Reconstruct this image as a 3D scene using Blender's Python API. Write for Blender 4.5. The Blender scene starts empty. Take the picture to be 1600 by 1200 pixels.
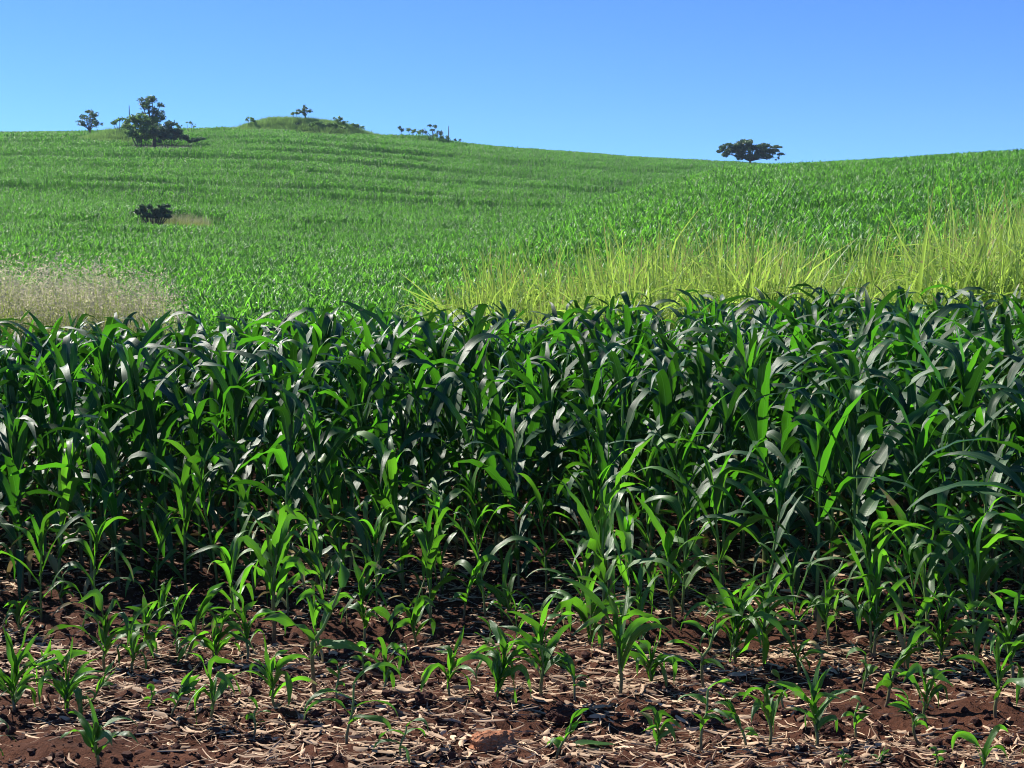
import bpy, math, random
import numpy as np

random.seed(7)
RNG = np.random.default_rng(7)
SC = bpy.context.scene
COL = SC.collection
R = math.radians
EYE = 2.0            # camera height above the seedling ground
F = 2200.0           # focal length in pixels of the 1600 px wide photograph
HOR = 400.0          # image row of the true horizon

# ------------------------------------------------------------------ helpers
def hash2(ix, iy, seed):
    h = (ix.astype(np.int64) * 374761393 + iy.astype(np.int64) * 668265263 + seed * 982451653) & 0x7fffffff
    h = ((h ^ (h >> 13)) * 1274126177) & 0x7fffffff
    return ((h ^ (h >> 16)) & 0xffff) / 65535.0

def vnoise(x, y, seed=0):
    x = np.asarray(x, float); y = np.asarray(y, float)
    ix = np.floor(x); iy = np.floor(y)
    fx = x - ix; fy = y - iy
    fx = fx * fx * (3 - 2 * fx); fy = fy * fy * (3 - 2 * fy)
    a = hash2(ix, iy, seed); b = hash2(ix + 1, iy, seed)
    c = hash2(ix, iy + 1, seed); d = hash2(ix + 1, iy + 1, seed)
    return (a * (1 - fx) + b * fx) * (1 - fy) + (c * (1 - fx) + d * fx) * fy - 0.5

def sstep(a, b, x):
    t = np.clip((np.asarray(x, float) - a) / (b - a), 0, 1)
    return t * t * (3 - 2 * t)

def pchip(xk, yk, x):
    xk = np.asarray(xk, float); yk = np.asarray(yk, float)
    h = np.diff(xk); dl = np.diff(yk) / h
    m = np.zeros_like(yk)
    for i in range(1, len(xk) - 1):
        if dl[i - 1] * dl[i] > 0:
            w1 = 2 * h[i] + h[i - 1]; w2 = h[i] + 2 * h[i - 1]
            m[i] = (w1 + w2) / (w1 / dl[i - 1] + w2 / dl[i])
    m[0] = dl[0]; m[-1] = dl[-1]
    k = np.clip(np.searchsorted(xk, x) - 1, 0, len(h) - 1)
    t = np.clip((x - xk[k]) / h[k], 0, 1)
    return ((2*t**3 - 3*t**2 + 1) * yk[k] + (t**3 - 2*t**2 + t) * h[k] * m[k]
            + (-2*t**3 + 3*t**2) * yk[k + 1] + (t**3 - t**2) * h[k] * m[k + 1])

# ------------------------------------------------------------------ terrain
CORN_H = 1.5
DK = np.array([30, 40, 55, 75, 100, 130, 170, 220, 260, 300, 400, 600.])
LEFT = {-400: [492, 478, 450, 412, 372, 325, 272, 228, 209, 209, 245, 300],
        0:    [492, 478, 450, 412, 372, 325, 274, 231, 211, 211, 247, 300],
        400:  [492, 480, 452, 418, 380, 336, 284, 234, 210, 203, 240, 300],
        800:  [495, 484, 455, 422, 388, 350, 305, 262, 238, 231, 255, 300],
        1000: [495, 485, 457, 426, 392, 356, 314, 274, 254, 247, 265, 305],
        1150: [495, 485, 458, 428, 395, 362, 320, 280, 260, 254, 270, 310],
        1300: [495, 485, 460, 432, 402, 370, 330, 290, 272, 266, 280, 315],
        2000: [495, 485, 462, 436, 410, 378, 338, 300, 280, 276, 290, 320]}
RIGHT = {-400: [900, 900, 860, 760, 700, 650, 620, 600, 590, 585, 560, 540],
         400: [700, 660, 600, 540, 500, 490, 480, 480, 480, 480, 480, 480],
         800: [495, 472, 435, 398, 376, 366, 372, 388, 398, 405, 415, 425],
         1000: [482, 447, 394, 348, 316, 298, 298, 312, 326, 336, 360, 380],
         1150: [472, 428, 368, 320, 288, 268, 260, 268, 280, 292, 320, 350],
         1300: [462, 414, 353, 303, 275, 260, 253, 257, 267, 280, 308, 340],
         1600: [442, 398, 338, 288, 256, 240, 236, 243, 255, 270, 302, 340],
         2000: [430, 385, 322, 268, 238, 222, 220, 228, 240, 255, 290, 330]}
FX = np.arange(-400, 2001, 25.)
FD = np.exp(np.linspace(math.log(30), math.log(600), 160))
def table(tab):
    px = sorted(tab)
    cols = []
    for p in px:
        z = EYE + (HOR - np.array(tab[p], float)) * DK / F - CORN_H
        cols.append(pchip(np.log(DK), z, np.log(FD)))
    cols = np.array(cols)
    return np.array([pchip(px, cols[:, j], FX) for j in range(len(FD))]).T
TL, TR = table(LEFT), table(RIGHT)
def lookup(T, px, d):
    u = np.clip((px + 400) / 25., 0, len(FX) - 1.001)
    v = np.clip((np.log(np.maximum(d, 1)) - math.log(30)) / (math.log(600) - math.log(30)) * (len(FD) - 1), 0, len(FD) - 1.001)
    i = u.astype(int); j = v.astype(int); a = u - i; b = v - j
    return (T[i, j]*(1-a)*(1-b) + T[i+1, j]*a*(1-b) + T[i, j+1]*(1-a)*b + T[i+1, j+1]*a*b)

MOUNDS = [(472, 288, 8.0, 4.0, 2.7), (412, 288, 6, 4, 1.3), (545, 288, 6.0, 4, 1.7), (196, 250, 6.0, 4, 2.2),
          (665, 285, 5, 4, .8)]     # image column, distance, half widths, height
def macro(x, y):
    x = np.asarray(x, float); y = np.asarray(y, float)
    d = np.maximum(y, 1.0)
    px = np.clip(800 + F * x / d, -400, 2000)
    k = 0.9
    a = lookup(TL, px, d); b = lookup(TR, px, d)
    m = np.maximum(a, b)
    far = m + k * np.log(np.exp((a - m) / k) + np.exp((b - m) / k))
    near = 0.16 * sstep(9.5, 16, y) * sstep(-1.5, 5.5, x) + 0.25 * sstep(14.5, 18, y) * sstep(-2.0, -6.5, x) * (1 - sstep(22, 30, y))
    t = sstep(15, 31, y)
    z = near * (1 - t) + far * t
    for (mp, md, sx, sy, h) in MOUNDS:
        mx = (mp - 800) / F * md
        z = z + h * np.exp(-((x - mx) / sx) ** 2 - ((y - md) / sy) ** 2)
    return z
def micro(x, y):
    a = 1 - sstep(9.5, 13, y)
    row = 0.012 * np.cos((y - 5.45) / 0.7 * 2 * math.pi)
    return a * (row + 0.05 * vnoise(x * 1.7, y * 1.7, 1) + 0.035 * vnoise(x * 5.3, y * 5.3, 2)
                + 0.034 * vnoise(x * 15, y * 15, 3) + 0.024 * vnoise(x * 34, y * 34, 4))
def ground(x, y):
    return macro(x, y) + micro(x, y)
def gz(x, y):
    return float(ground(np.array([x]), np.array([y]))[0])

def at_ground(px, py):
    """world point of the near ground seen at an image pixel"""
    p = math.atan2(600 - HOR, F)
    v = 600 - py
    dy, dz = F * math.cos(p) + v * math.sin(p), -F * math.sin(p) + v * math.cos(p)
    d = EYE * dy / -dz
    for _ in range(4):
        x = (px - 800) / dy * d
        d = (EYE - gz(x, d)) * dy / -dz
    return (px - 800) / dy * d, d

# ------------------------------------------------------------------ materials
def new_mat(name):
    m = bpy.data.materials.new(name); m.use_nodes = True
    nt = m.node_tree; nt.nodes.clear()
    return m, nt, nt.nodes.new('ShaderNodeOutputMaterial')
def N(nt, typ, **kw):
    n = nt.nodes.new('ShaderNode' + typ)
    for k, v in kw.items():
        setattr(n, k, v)
    return n
def math_(nt, op, a, b=None, c=None, clamp=False):
    n = N(nt, 'Math', operation=op, use_clamp=clamp)
    for i, v in enumerate((a, b, c)):
        if v is None: continue
        if isinstance(v, (int, float)): n.inputs[i].default_value = v
        else: nt.links.new(v, n.inputs[i])
    return n.outputs[0]
def mix_(nt, f, a, b, blend='MIX'):
    n = N(nt, 'Mix', data_type='RGBA', blend_type=blend)
    for s, v in ((n.inputs[0], f), (n.inputs[6], a), (n.inputs[7], b)):
        if isinstance(v, (int, float)): s.default_value = v
        elif isinstance(v, tuple): s.default_value = (*v, 1)
        else: nt.links.new(v, s)
    return n.outputs[2]

def leaf_mat(name, dark, light, trans, tmix=0.35, rough=0.42, spec=0.5, rib=True, dry=None, dry_amt=0.0, vary=1.0):
    m, nt, out = new_mat(name)
    L = nt.links
    uv = N(nt, 'UVMap', uv_map='UVMap'); sep = N(nt, 'SeparateXYZ'); L.new(uv.outputs[0], sep.inputs[0])
    rn = N(nt, 'UVMap', uv_map='rnd'); rs = N(nt, 'SeparateXYZ'); L.new(rn.outputs[0], rs.inputs[0])
    oi = N(nt, 'ObjectInfo')
    tc = N(nt, 'TexCoord')
    ns = N(nt, 'TexNoise'); ns.inputs['Scale'].default_value = 9; ns.inputs['Detail'].default_value = 3
    L.new(tc.outputs['Object'], ns.inputs['Vector'])
    f = math_(nt, 'MULTIPLY_ADD', rs.outputs[0], 0.75, math_(nt, 'MULTIPLY_ADD', ns.outputs[0], 0.6, -0.3))
    f = math_(nt, 'ADD', f, math_(nt, 'MULTIPLY', oi.outputs['Random'], 0.3), clamp=True)
    col = mix_(nt, f, dark, light)
    tcol = mix_(nt, f, tuple(c * 0.8 for c in trans), trans)
    hgt = None
    if rib:
        du = math_(nt, 'ABSOLUTE', math_(nt, 'SUBTRACT', sep.outputs[0], 0.5))
        ribm = math_(nt, 'SUBTRACT', 1.0, math_(nt, 'SMOOTH_MAX', math_(nt, 'MULTIPLY', du, 22.0), 0.0, 0.1), clamp=True)
        ribm = math_(nt, 'MULTIPLY', ribm, math_(nt, 'SUBTRACT', 1.0, math_(nt, 'MULTIPLY', sep.outputs[1], 0.9)))
        col = mix_(nt, math_(nt, 'MULTIPLY', ribm, 0.8), col, (0.22, 0.32, 0.12))
        wv = math_(nt, 'SINE', math_(nt, 'MULTIPLY', sep.outputs[0], 130.0))
        vs = math_(nt, 'MULTIPLY_ADD', wv, 0.10, 1.0)
        hgt = math_(nt, 'ADD', math_(nt, 'MULTIPLY', wv, 0.35), ns.outputs[0])
        col = mix_(nt, 1.0, col, N_comb(nt, vs), 'MULTIPLY')
    if dry is not None:
        ns2 = N(nt, 'TexNoise'); ns2.inputs['Scale'].default_value = 23
        L.new(tc.outputs['Object'], ns2.inputs['Vector'])
        e = math_(nt, 'MULTIPLY_ADD', sep.outputs[1], 0.6, math_(nt, 'MULTIPLY', ns2.outputs[0], 0.9))
        e = math_(nt, 'ADD', e, math_(nt, 'MULTIPLY', rs.outputs[1], 0.5))
        dm = math_(nt, 'MULTIPLY', math_(nt, 'SUBTRACT', e, 1.55 - dry_amt), 6.0, clamp=True)
        col = mix_(nt, dm, col, dry); tcol = mix_(nt, dm, tcol, tuple(c * 0.6 for c in dry))
    p = N(nt, 'BsdfPrincipled'); L.new(col, p.inputs['Base Color'])
    p.inputs['Roughness'].default_value = rough
    p.inputs['Specular IOR Level'].default_value = spec
    t = N(nt, 'BsdfTranslucent'); L.new(tcol, t.inputs[0])
    if hgt is not None:
        bp = N(nt, 'Bump'); bp.inputs['Strength'].default_value = 0.25; bp.inputs['Distance'].default_value = 0.004
        L.new(hgt, bp.inputs['Height']); L.new(bp.outputs[0], p.inputs['Normal'])
    mx = N(nt, 'MixShader')
    thin = math_(nt, 'FRACT', math_(nt, 'MULTIPLY', rs.outputs[0], 7.31))      # some leaves are thinner than others
    thin = math_(nt, 'MULTIPLY', thin, thin)
    L.new(math_(nt, 'MULTIPLY_ADD', thin, tmix * vary, tmix * (1 - .42 * vary)), mx.inputs[0])
    L.new(p.outputs[0], mx.inputs[1]); L.new(t.outputs[0], mx.inputs[2])
    L.new(mx.outputs[0], out.inputs[0])
    return m
def N_comb(nt, v):
    c = N(nt, 'CombineXYZ')
    for i in range(3): nt.links.new(v, c.inputs[i])
    return c.outputs[0]

def plain_mat(name, c1, c2, scale=8, rough=0.85, bump=0.3, dist=0.01, spec=0.2, rnd=False):
    m, nt, out = new_mat(name); L = nt.links
    tc = N(nt, 'TexCoord'); ns = N(nt, 'TexNoise'); ns.inputs['Scale'].default_value = scale; ns.inputs['Detail'].default_value = 6
    ns.inputs['Roughness'].default_value = 0.65
    L.new(tc.outputs['Object'], ns.inputs['Vector'])
    f = math_(nt, 'MULTIPLY_ADD', ns.outputs[0], 2.4, -0.7, clamp=True)
    if rnd:
        rn = N(nt, 'UVMap', uv_map='rnd'); rs = N(nt, 'SeparateXYZ'); L.new(rn.outputs[0], rs.inputs[0])
        f = math_(nt, 'MULTIPLY_ADD', f, 0.4, math_(nt, 'MULTIPLY', rs.outputs[0], 0.8), clamp=True)
    p = N(nt, 'BsdfPrincipled'); L.new(mix_(nt, f, c1, c2), p.inputs['Base Color'])
    p.inputs['Roughness'].default_value = rough; p.inputs['Specular IOR Level'].default_value = spec
    if bump:
        b = N(nt, 'Bump'); b.inputs['Strength'].default_value = bump; b.inputs['Distance'].default_value = dist
        L.new(ns.outputs[0], b.inputs['Height']); L.new(b.outputs[0], p.inputs['Normal'])
    L.new(p.outputs[0], out.inputs[0])
    return m

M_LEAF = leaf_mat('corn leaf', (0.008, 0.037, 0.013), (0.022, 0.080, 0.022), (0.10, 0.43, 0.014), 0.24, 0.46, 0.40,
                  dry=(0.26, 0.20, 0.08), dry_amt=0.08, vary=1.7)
M_WHORL = leaf_mat('young corn leaf', (0.018, 0.065, 0.012), (0.042, 0.125, 0.020), (0.125, 0.48, 0.016), 0.32, 0.40, 0.5, vary=1.5)
M_SEED = leaf_mat('seedling leaf', (0.016, 0.062, 0.011), (0.075, 0.185, 0.026), (0.165, 0.52, 0.02), 0.36, 0.40, 0.5,
                  dry=(0.33, 0.27, 0.12), dry_amt=0.2)
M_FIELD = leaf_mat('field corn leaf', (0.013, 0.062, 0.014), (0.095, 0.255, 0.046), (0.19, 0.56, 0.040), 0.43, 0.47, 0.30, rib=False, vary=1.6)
M_GRASS = leaf_mat('tall grass blade', (0.045, 0.14, 0.030), (0.37, 0.47, 0.115), (0.43, 0.64, 0.09), 0.44, 0.45, 0.5, rib=False,
                   dry=(0.50, 0.36, 0.17), dry_amt=0.17)
M_PINK = leaf_mat('seed head', (0.27, 0.25, 0.17), (0.56, 0.51, 0.37), (0.55, 0.51, 0.35), 0.45, 0.7, 0.1, rib=False)
M_PINKBLADE = leaf_mat('seed grass blade', (0.10, 0.19, 0.03), (0.28, 0.32, 0.09), (0.42, 0.52, 0.12), 0.4, 0.6, 0.2, rib=False)
M_HGRASS = leaf_mat('hill grass blade', (0.09, 0.23, 0.05), (0.25, 0.40, 0.11), (0.32, 0.54, 0.12), 0.4, 0.6, 0.2, rib=False)
M_TREE = leaf_mat('tree leaf', (0.030, 0.062, 0.034), (0.10, 0.155, 0.075), (0.13, 0.26, 0.08), 0.30, 0.5, 0.5, rib=False)
M_BUSH = leaf_mat('bush leaf', (0.060, 0.125, 0.040), (0.17, 0.29, 0.085), (0.24, 0.44, 0.10), 0.34, 0.5, 0.35, rib=False)
M_BARK = plain_mat('bark', (0.06, 0.045, 0.035), (0.14, 0.11, 0.085), 12)
M_POLE = plain_mat('weathered post wood', (0.10, 0.09, 0.08), (0.2, 0.18, 0.16), 12)
M_CLOD = plain_mat('orange clay', (0.20, 0.075, 0.035), (0.45, 0.20, 0.105), 22, 0.9, 0.8, 0.02)
M_DCLOD = plain_mat('dark soil lump', (0.03, 0.013, 0.010), (0.085, 0.036, 0.024), 25, 0.95, 0.8, 0.02)
M_STRAW = plain_mat('straw', (0.075, 0.032, 0.017), (0.60, 0.42, 0.27), 14, 0.75, 0.2, 0.004, 0.25, rnd=True)

def stalk_mat(name, k):
    m, nt, out = new_mat(name); L = nt.links
    uv = N(nt, 'UVMap', uv_map='UVMap'); sep = N(nt, 'SeparateXYZ'); L.new(uv.outputs[0], sep.inputs[0])
    tc = N(nt, 'TexCoord'); ns = N(nt, 'TexNoise'); ns.inputs['Scale'].default_value = 30
    L.new(tc.outputs['Object'], ns.inputs['Vector'])
    f = math_(nt, 'SUBTRACT', math_(nt, 'MULTIPLY_ADD', ns.outputs[0], 0.5, 0.45), math_(nt, 'MULTIPLY', sep.outputs[1], k), clamp=True)
    green = mix_(nt, ns.outputs[0], (0.07, 0.17, 0.035), (0.17, 0.29, 0.07))
    p = N(nt, 'BsdfPrincipled'); L.new(mix_(nt, math_(nt, 'MULTIPLY', f, 1.4, clamp=True), green, (0.09, 0.045, 0.04)), p.inputs['Base Color'])
    p.inputs['Roughness'].default_value = 0.45
    L.new(p.outputs[0], out.inputs[0])
    return m
M_STALK = stalk_mat('corn stalk', 2.2)
M_SSTALK = stalk_mat('seedling stalk', 0.85)

def ground_mat():
    m, nt, out = new_mat('red soil'); L = nt.links
    g = N(nt, 'NewGeometry'); sep = N(nt, 'SeparateXYZ'); L.new(g.outputs['Position'], sep.inputs[0])
    n1 = N(nt, 'TexNoise'); n1.inputs['Scale'].default_value = 3.2; n1.inputs['Detail'].default_value = 8; n1.inputs['Roughness'].default_value = 0.7
    n2 = N(nt, 'TexNoise'); n2.inputs['Scale'].default_value = 55; n2.inputs['Detail'].default_value = 5; n2.inputs['Roughness'].default_value = 0.7
    n3 = N(nt, 'TexNoise'); n3.inputs['Scale'].default_value = 0.12; n3.inputs['Detail'].default_value = 4
    for n in (n1, n2, n3): L.new(g.outputs['Position'], n.inputs['Vector'])
    f = math_(nt, 'MULTIPLY_ADD', n1.outputs[0], 1.3, math_(nt, 'MULTIPLY_ADD', n2.outputs[0], 1.1, -0.7), clamp=True)
    soil = mix_(nt, f, (0.018, 0.006, 0.004), (0.130, 0.050, 0.026))
    weeds = mix_(nt, n3.outputs[0], (0.014, 0.036, 0.010), (0.040, 0.080, 0.022))
    far = math_(nt, 'MULTIPLY', math_(nt, 'SUBTRACT', sep.outputs[1], 16.0), 0.1, clamp=True)
    p = N(nt, 'BsdfPrincipled'); L.new(mix_(nt, far, soil, weeds), p.inputs['Base Color'])
    p.inputs['Roughness'].default_value = 0.95; p.inputs['Specular IOR Level'].default_value = 0.15
    b = N(nt, 'Bump'); b.inputs['Strength'].default_value = 0.9; b.inputs['Distance'].default_value = 0.02
    L.new(n2.outputs[0], b.inputs['Height']); L.new(b.outputs[0], p.inputs['Normal'])
    L.new(p.outputs[0], out.inputs[0])
    return m
M_SOIL = ground_mat()

# ------------------------------------------------------------------ mesh collecting
class MB:
    def __init__(s):
        s.v = []; s.f = []; s.uv = []; s.rn = []; s.mi = []; s.n = 0
    def add(s, v, f, uv=None, rnd=(0, 0), mi=0):
        """v (n,3); f (m,4) or (m,3); uv (n,2)"""
        v = np.asarray(v, float); f = np.asarray(f, int)
        s.v.append(v); s.f.append(f + s.n)
        s.uv.append(np.zeros((len(v), 2)) if uv is None else np.asarray(uv, float))
        r = np.asarray(rnd, float)
        s.rn.append(np.tile(r, (len(v), 1)) if r.ndim == 1 else r)
        s.mi.append(np.full(len(f), mi)); s.n += len(v)
    def mesh(s, name, mats, smooth=True):
        V = np.concatenate(s.v); UV = np.concatenate(s.uv); RN = np.concatenate(s.rn)
        me = bpy.data.meshes.new(name)
        loops = np.concatenate([a.ravel() for a in s.f])
        sizes = np.concatenate([np.full(len(a), a.shape[1]) for a in s.f])
        starts = np.concatenate([[0], np.cumsum(sizes)[:-1]])
        me.vertices.add(len(V)); me.vertices.foreach_set('co', V.ravel().astype(np.float32))
        me.loops.add(len(loops)); me.loops.foreach_set('vertex_index', loops.astype(np.int32))
        me.polygons.add(len(sizes)); me.polygons.foreach_set('loop_start', starts.astype(np.int32))
        me.polygons.foreach_set('material_index', np.concatenate(s.mi).astype(np.int32))
        me.polygons.foreach_set('use_smooth', np.full(len(sizes), smooth))
        me.update(calc_edges=True)
        u1 = me.uv_layers.new(name='UVMap'); u1.data.foreach_set('uv', UV[loops].ravel().astype(np.float32))
        u2 = me.uv_layers.new(name='rnd'); u2.data.foreach_set('uv', RN[loops].ravel().astype(np.float32))
        for m in mats: me.materials.append(m)
        me.validate()
        return me

def link(name, me, parent=None, loc=(0, 0, 0)):
    o = bpy.data.objects.new(name, me); COL.objects.link(o)
    o.location = loc
    if parent is not None: o.parent = parent
    return o
def tag(o, label=None, cat=None, group=None, kind=None):
    for k, v in (('label', label), ('category', cat), ('group', group), ('kind', kind)):
        if v: o[k] = v
    return o
def thing(name, label, cat, loc, rz=0, group=None):
    o = link(name, None, None, loc); o.rotation_euler = (0, 0, rz)
    return tag(o, label, cat, group)

def ribbon(mb, P, S, Nn, w, fold, rnd, mi, na=5, wave=0.0, wk=5.0, rng=random):
    n = len(P)
    c = np.linspace(-1, 1, na)
    t = np.linspace(0, 1, n)
    ph = (rng.uniform(0, 6.28), rng.uniform(0, 6.28))
    rows = []
    for cc in c:
        up = abs(cc) * fold + (wave * cc * cc * np.sin(wk * 6.28 * t + (ph[0] if cc < 0 else ph[1])) if wave else 0)
        rows.append(P + S * (cc * w)[:, None] + Nn * (w * up)[:, None])
    V = np.stack(rows, 1).reshape(-1, 3)
    i = np.arange(n - 1)[:, None] * na + np.arange(na - 1)[None, :]
    i = i.ravel()
    f = np.stack([i, i + 1, i + na + 1, i + na], 1)
    uv = np.stack([np.tile((c + 1) / 2, n), np.repeat(t, na)], 1)
    mb.add(V, f, uv, rnd, mi)

def leaf(mb, base, az, L, W, th0, th1, p=1.6, twist=0.0, bend=0.0, fold=0.35, wave=0.18, kink=None, nseg=14, na=5, mi=0, rng=random, grass=False, dry=0.0):
    n = nseg + 1
    t = np.linspace(0, 1, n)
    th = th0 + (th1 - th0) * t ** p
    if kink: th = th - kink[1] * sstep(kink[0] - .05, kink[0] + .05, t)
    th = np.maximum(th, R(-95))
    a = az + bend * t
    T = np.stack([np.cos(th) * np.cos(a), np.cos(th) * np.sin(a), np.sin(th)], 1)
    P = np.asarray(base, float) + np.concatenate([[[0, 0, 0]], np.cumsum((T[:-1] + T[1:]) / 2 * (L / nseg), 0)])
    S = np.stack([-np.sin(a), np.cos(a), np.zeros(n)], 1)
    Nn = np.cross(T, S)
    ph = twist * t ** 1.3
    S2 = S * np.cos(ph)[:, None] + Nn * np.sin(ph)[:, None]
    N2 = Nn * np.cos(ph)[:, None] - S * np.sin(ph)[:, None]
    if grass: w = W * np.minimum(1, .6 + t * 3) * np.clip(1 - t ** 1.6, 0.03, 1)
    else: w = W * np.minimum(1, .42 + t * 2.6) * np.clip(1 - t ** 2.4, 0.0, 1) ** 0.85 + 0.0006
    fd = fold * (1.6 - 1.4 * np.minimum(t * 1.6, 1))
    ribbon(mb, P, S2, N2, w, fd, (rng.random(), rng.random() + dry), mi, na, wave, L * rng.uniform(4.5, 8), rng)
    return P

def tube(mb, P, r, sides=6, rnd=(0, 0), mi=0):
    P = np.asarray(P, float); r = np.asarray(r, float); n = len(P)
    T = np.gradient(P, axis=0); T /= np.linalg.norm(T, axis=1)[:, None] + 1e-9
    ref = np.array([1., 0, 0]) if abs(T[0, 0]) < .8 else np.array([0, 1., 0])
    A = np.cross(T, ref); A /= np.linalg.norm(A, axis=1)[:, None] + 1e-9
    B = np.cross(T, A)
    an = np.linspace(0, 2 * math.pi, sides, endpoint=False)
    V = (P[:, None] + (A[:, None] * np.cos(an)[None, :, None] + B[:, None] * np.sin(an)[None, :, None]) * r[:, None, None]).reshape(-1, 3)
    i = np.arange(n - 1)[:, None] * sides; j = np.arange(sides)[None, :]; k = (j + 1) % sides
    f = np.stack([i + j, i + k, i + sides + k, i + sides + j], -1).reshape(-1, 4)
    uv = np.stack([np.tile(np.arange(sides) / sides, n), np.repeat(np.linspace(0, 1, n), sides)], 1)
    mb.add(V, f, uv, rnd, mi)

# ------------------------------------------------------------------ corn
def corn_parts(seed, H, stage, lod=0):
    """stage 'tall' or 'mid'; returns three collectors: stalk, foliage, whorl.  Leaf plane runs along local x."""
    rg = random.Random(seed)
    st, fo, wh = MB(), MB(), MB()
    sides, nseg, na = (7, 14, 5) if lod == 0 else (3, 5, 3)
    hs = H * (0.66 if stage == 'tall' else 0.52)
    r0 = 0.0125 * (H / 1.5) ** 0.7
    lx, ly = rg.uniform(-.05, .05) * H, rg.uniform(-.05, .05) * H
    nn = 16 if lod == 0 else 3
    t = np.linspace(0, 1, nn)
    P = np.stack([lx * t ** 2, ly * t ** 2, hs * t], 1)
    rr = r0 * (1 - .45 * t)
    if lod == 0: rr = rr * (1 + 0.10 * np.cos(t * math.pi * 14))
    tube(st, P, rr, sides)
    nl = rg.choice((9, 10, 11)) if stage == 'tall' else rg.choice((6, 7, 8))
    if lod: nl -= 1
    sc = (H / 1.5) ** 0.75
    for i in range(nl):
        u = i / (nl - 1)
        h = hs * (0.10 + 0.86 * u ** 0.9)
        az = (i % 2) * math.pi + rg.gauss(0, .38)
        big = math.sin(math.pi * (0.18 + 0.62 * u))
        L = (0.30 + 0.50 * big) * sc * rg.uniform(.85, 1.15)
        W = (0.022 + 0.020 * big) * sc * rg.uniform(.85, 1.15)
        th0 = R(42 + 38 * u + rg.uniform(-8, 8))
        th1 = R(rg.uniform(-85, -40) if u < .45 else rg.uniform(-75, 40))
        kink = None
        if lod:
            th0 = R(58 + 26 * u + rg.uniform(-6, 6)); th1 = R(rg.uniform(-60, 55)); W *= .95
        if rg.random() < (.5 if lod == 0 else .2): kink = (rg.uniform(.3, .65), R(rg.uniform(30, 80)))
        b = (lx * (h / hs) ** 2, ly * (h / hs) ** 2, h)
        leaf(fo, b, az, L, W, th0, th1, rg.uniform(1.1, 1.9) + .8 * u, rg.uniform(-1.2, 1.2), rg.uniform(-.5, .5), .38, rg.uniform(.1, .32), kink, nseg, na, 0, rg,
             dry=1.6 if (i == 0 and rg.random() < .45) else .5 if (i == 1 and rg.random() < .3) else 0.0)
    for i in range(3 if lod == 0 else 2):
        az = (i % 2) * math.pi + rg.gauss(0, .5)
        L = (0.42 - .07 * i) * sc * rg.uniform(.85, 1.2)
        leaf(wh, (lx, ly, hs * (.93 + .03 * i)), az, L, 0.030 * sc * (1 - .15 * i), R(rg.uniform(74, 88)), R(rg.uniform(-70, 65)),
             2.0, rg.uniform(-.8, .8), rg.uniform(-.4, .4), .7, .1, None, max(4, nseg - 3), na, 0, rg)
    zmax = max(np.concatenate(m.v)[:, 2].max() for m in (fo, wh))
    k = H / zmax
    for m in (st, fo, wh):
        m.v = [v * np.array([1, 1, k]) for v in m.v]
    return st, fo, wh

def join_mb(*ms):
    o = MB()
    for mi, m in enumerate(ms):
        for v, f, uv, rn in zip(m.v, m.f, m.uv, m.rn):
            base = int(f.min()) if len(f) else 0
        off = 0
        for v, f, uv, rn in zip(m.v, m.f, m.uv, m.rn):
            o.add(v, f - off, uv, (0, 0), mi); o.rn[-1] = rn
            off += len(v)
    return o

TALL = []
for s in range(22):
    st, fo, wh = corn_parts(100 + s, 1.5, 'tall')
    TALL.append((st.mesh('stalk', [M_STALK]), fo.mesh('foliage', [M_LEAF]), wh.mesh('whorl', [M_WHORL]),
                 (st, fo, wh)))
MID = []
for s in range(18):
    st, fo, wh = corn_parts(300 + s, 0.8, 'mid')
    MID.append((st.mesh('stalk', [M_STALK]), fo.mesh('foliage', [M_SEED]), wh.mesh('whorl', [M_WHORL])))

def place_corn(meshes, x, y, sc, rz, label, group, tilt=(0, 0)):
    o = thing('corn_plant', label, 'corn plant', (x, y, gz(x, y) - 0.01), 0, group)
    o.rotation_euler = (tilt[0], tilt[1], rz)
    o.scale = (sc, sc, sc)
    for nm, me in zip(('stalk', 'foliage', 'whorl'), meshes):
        link(nm, me, o)
    return o

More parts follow.
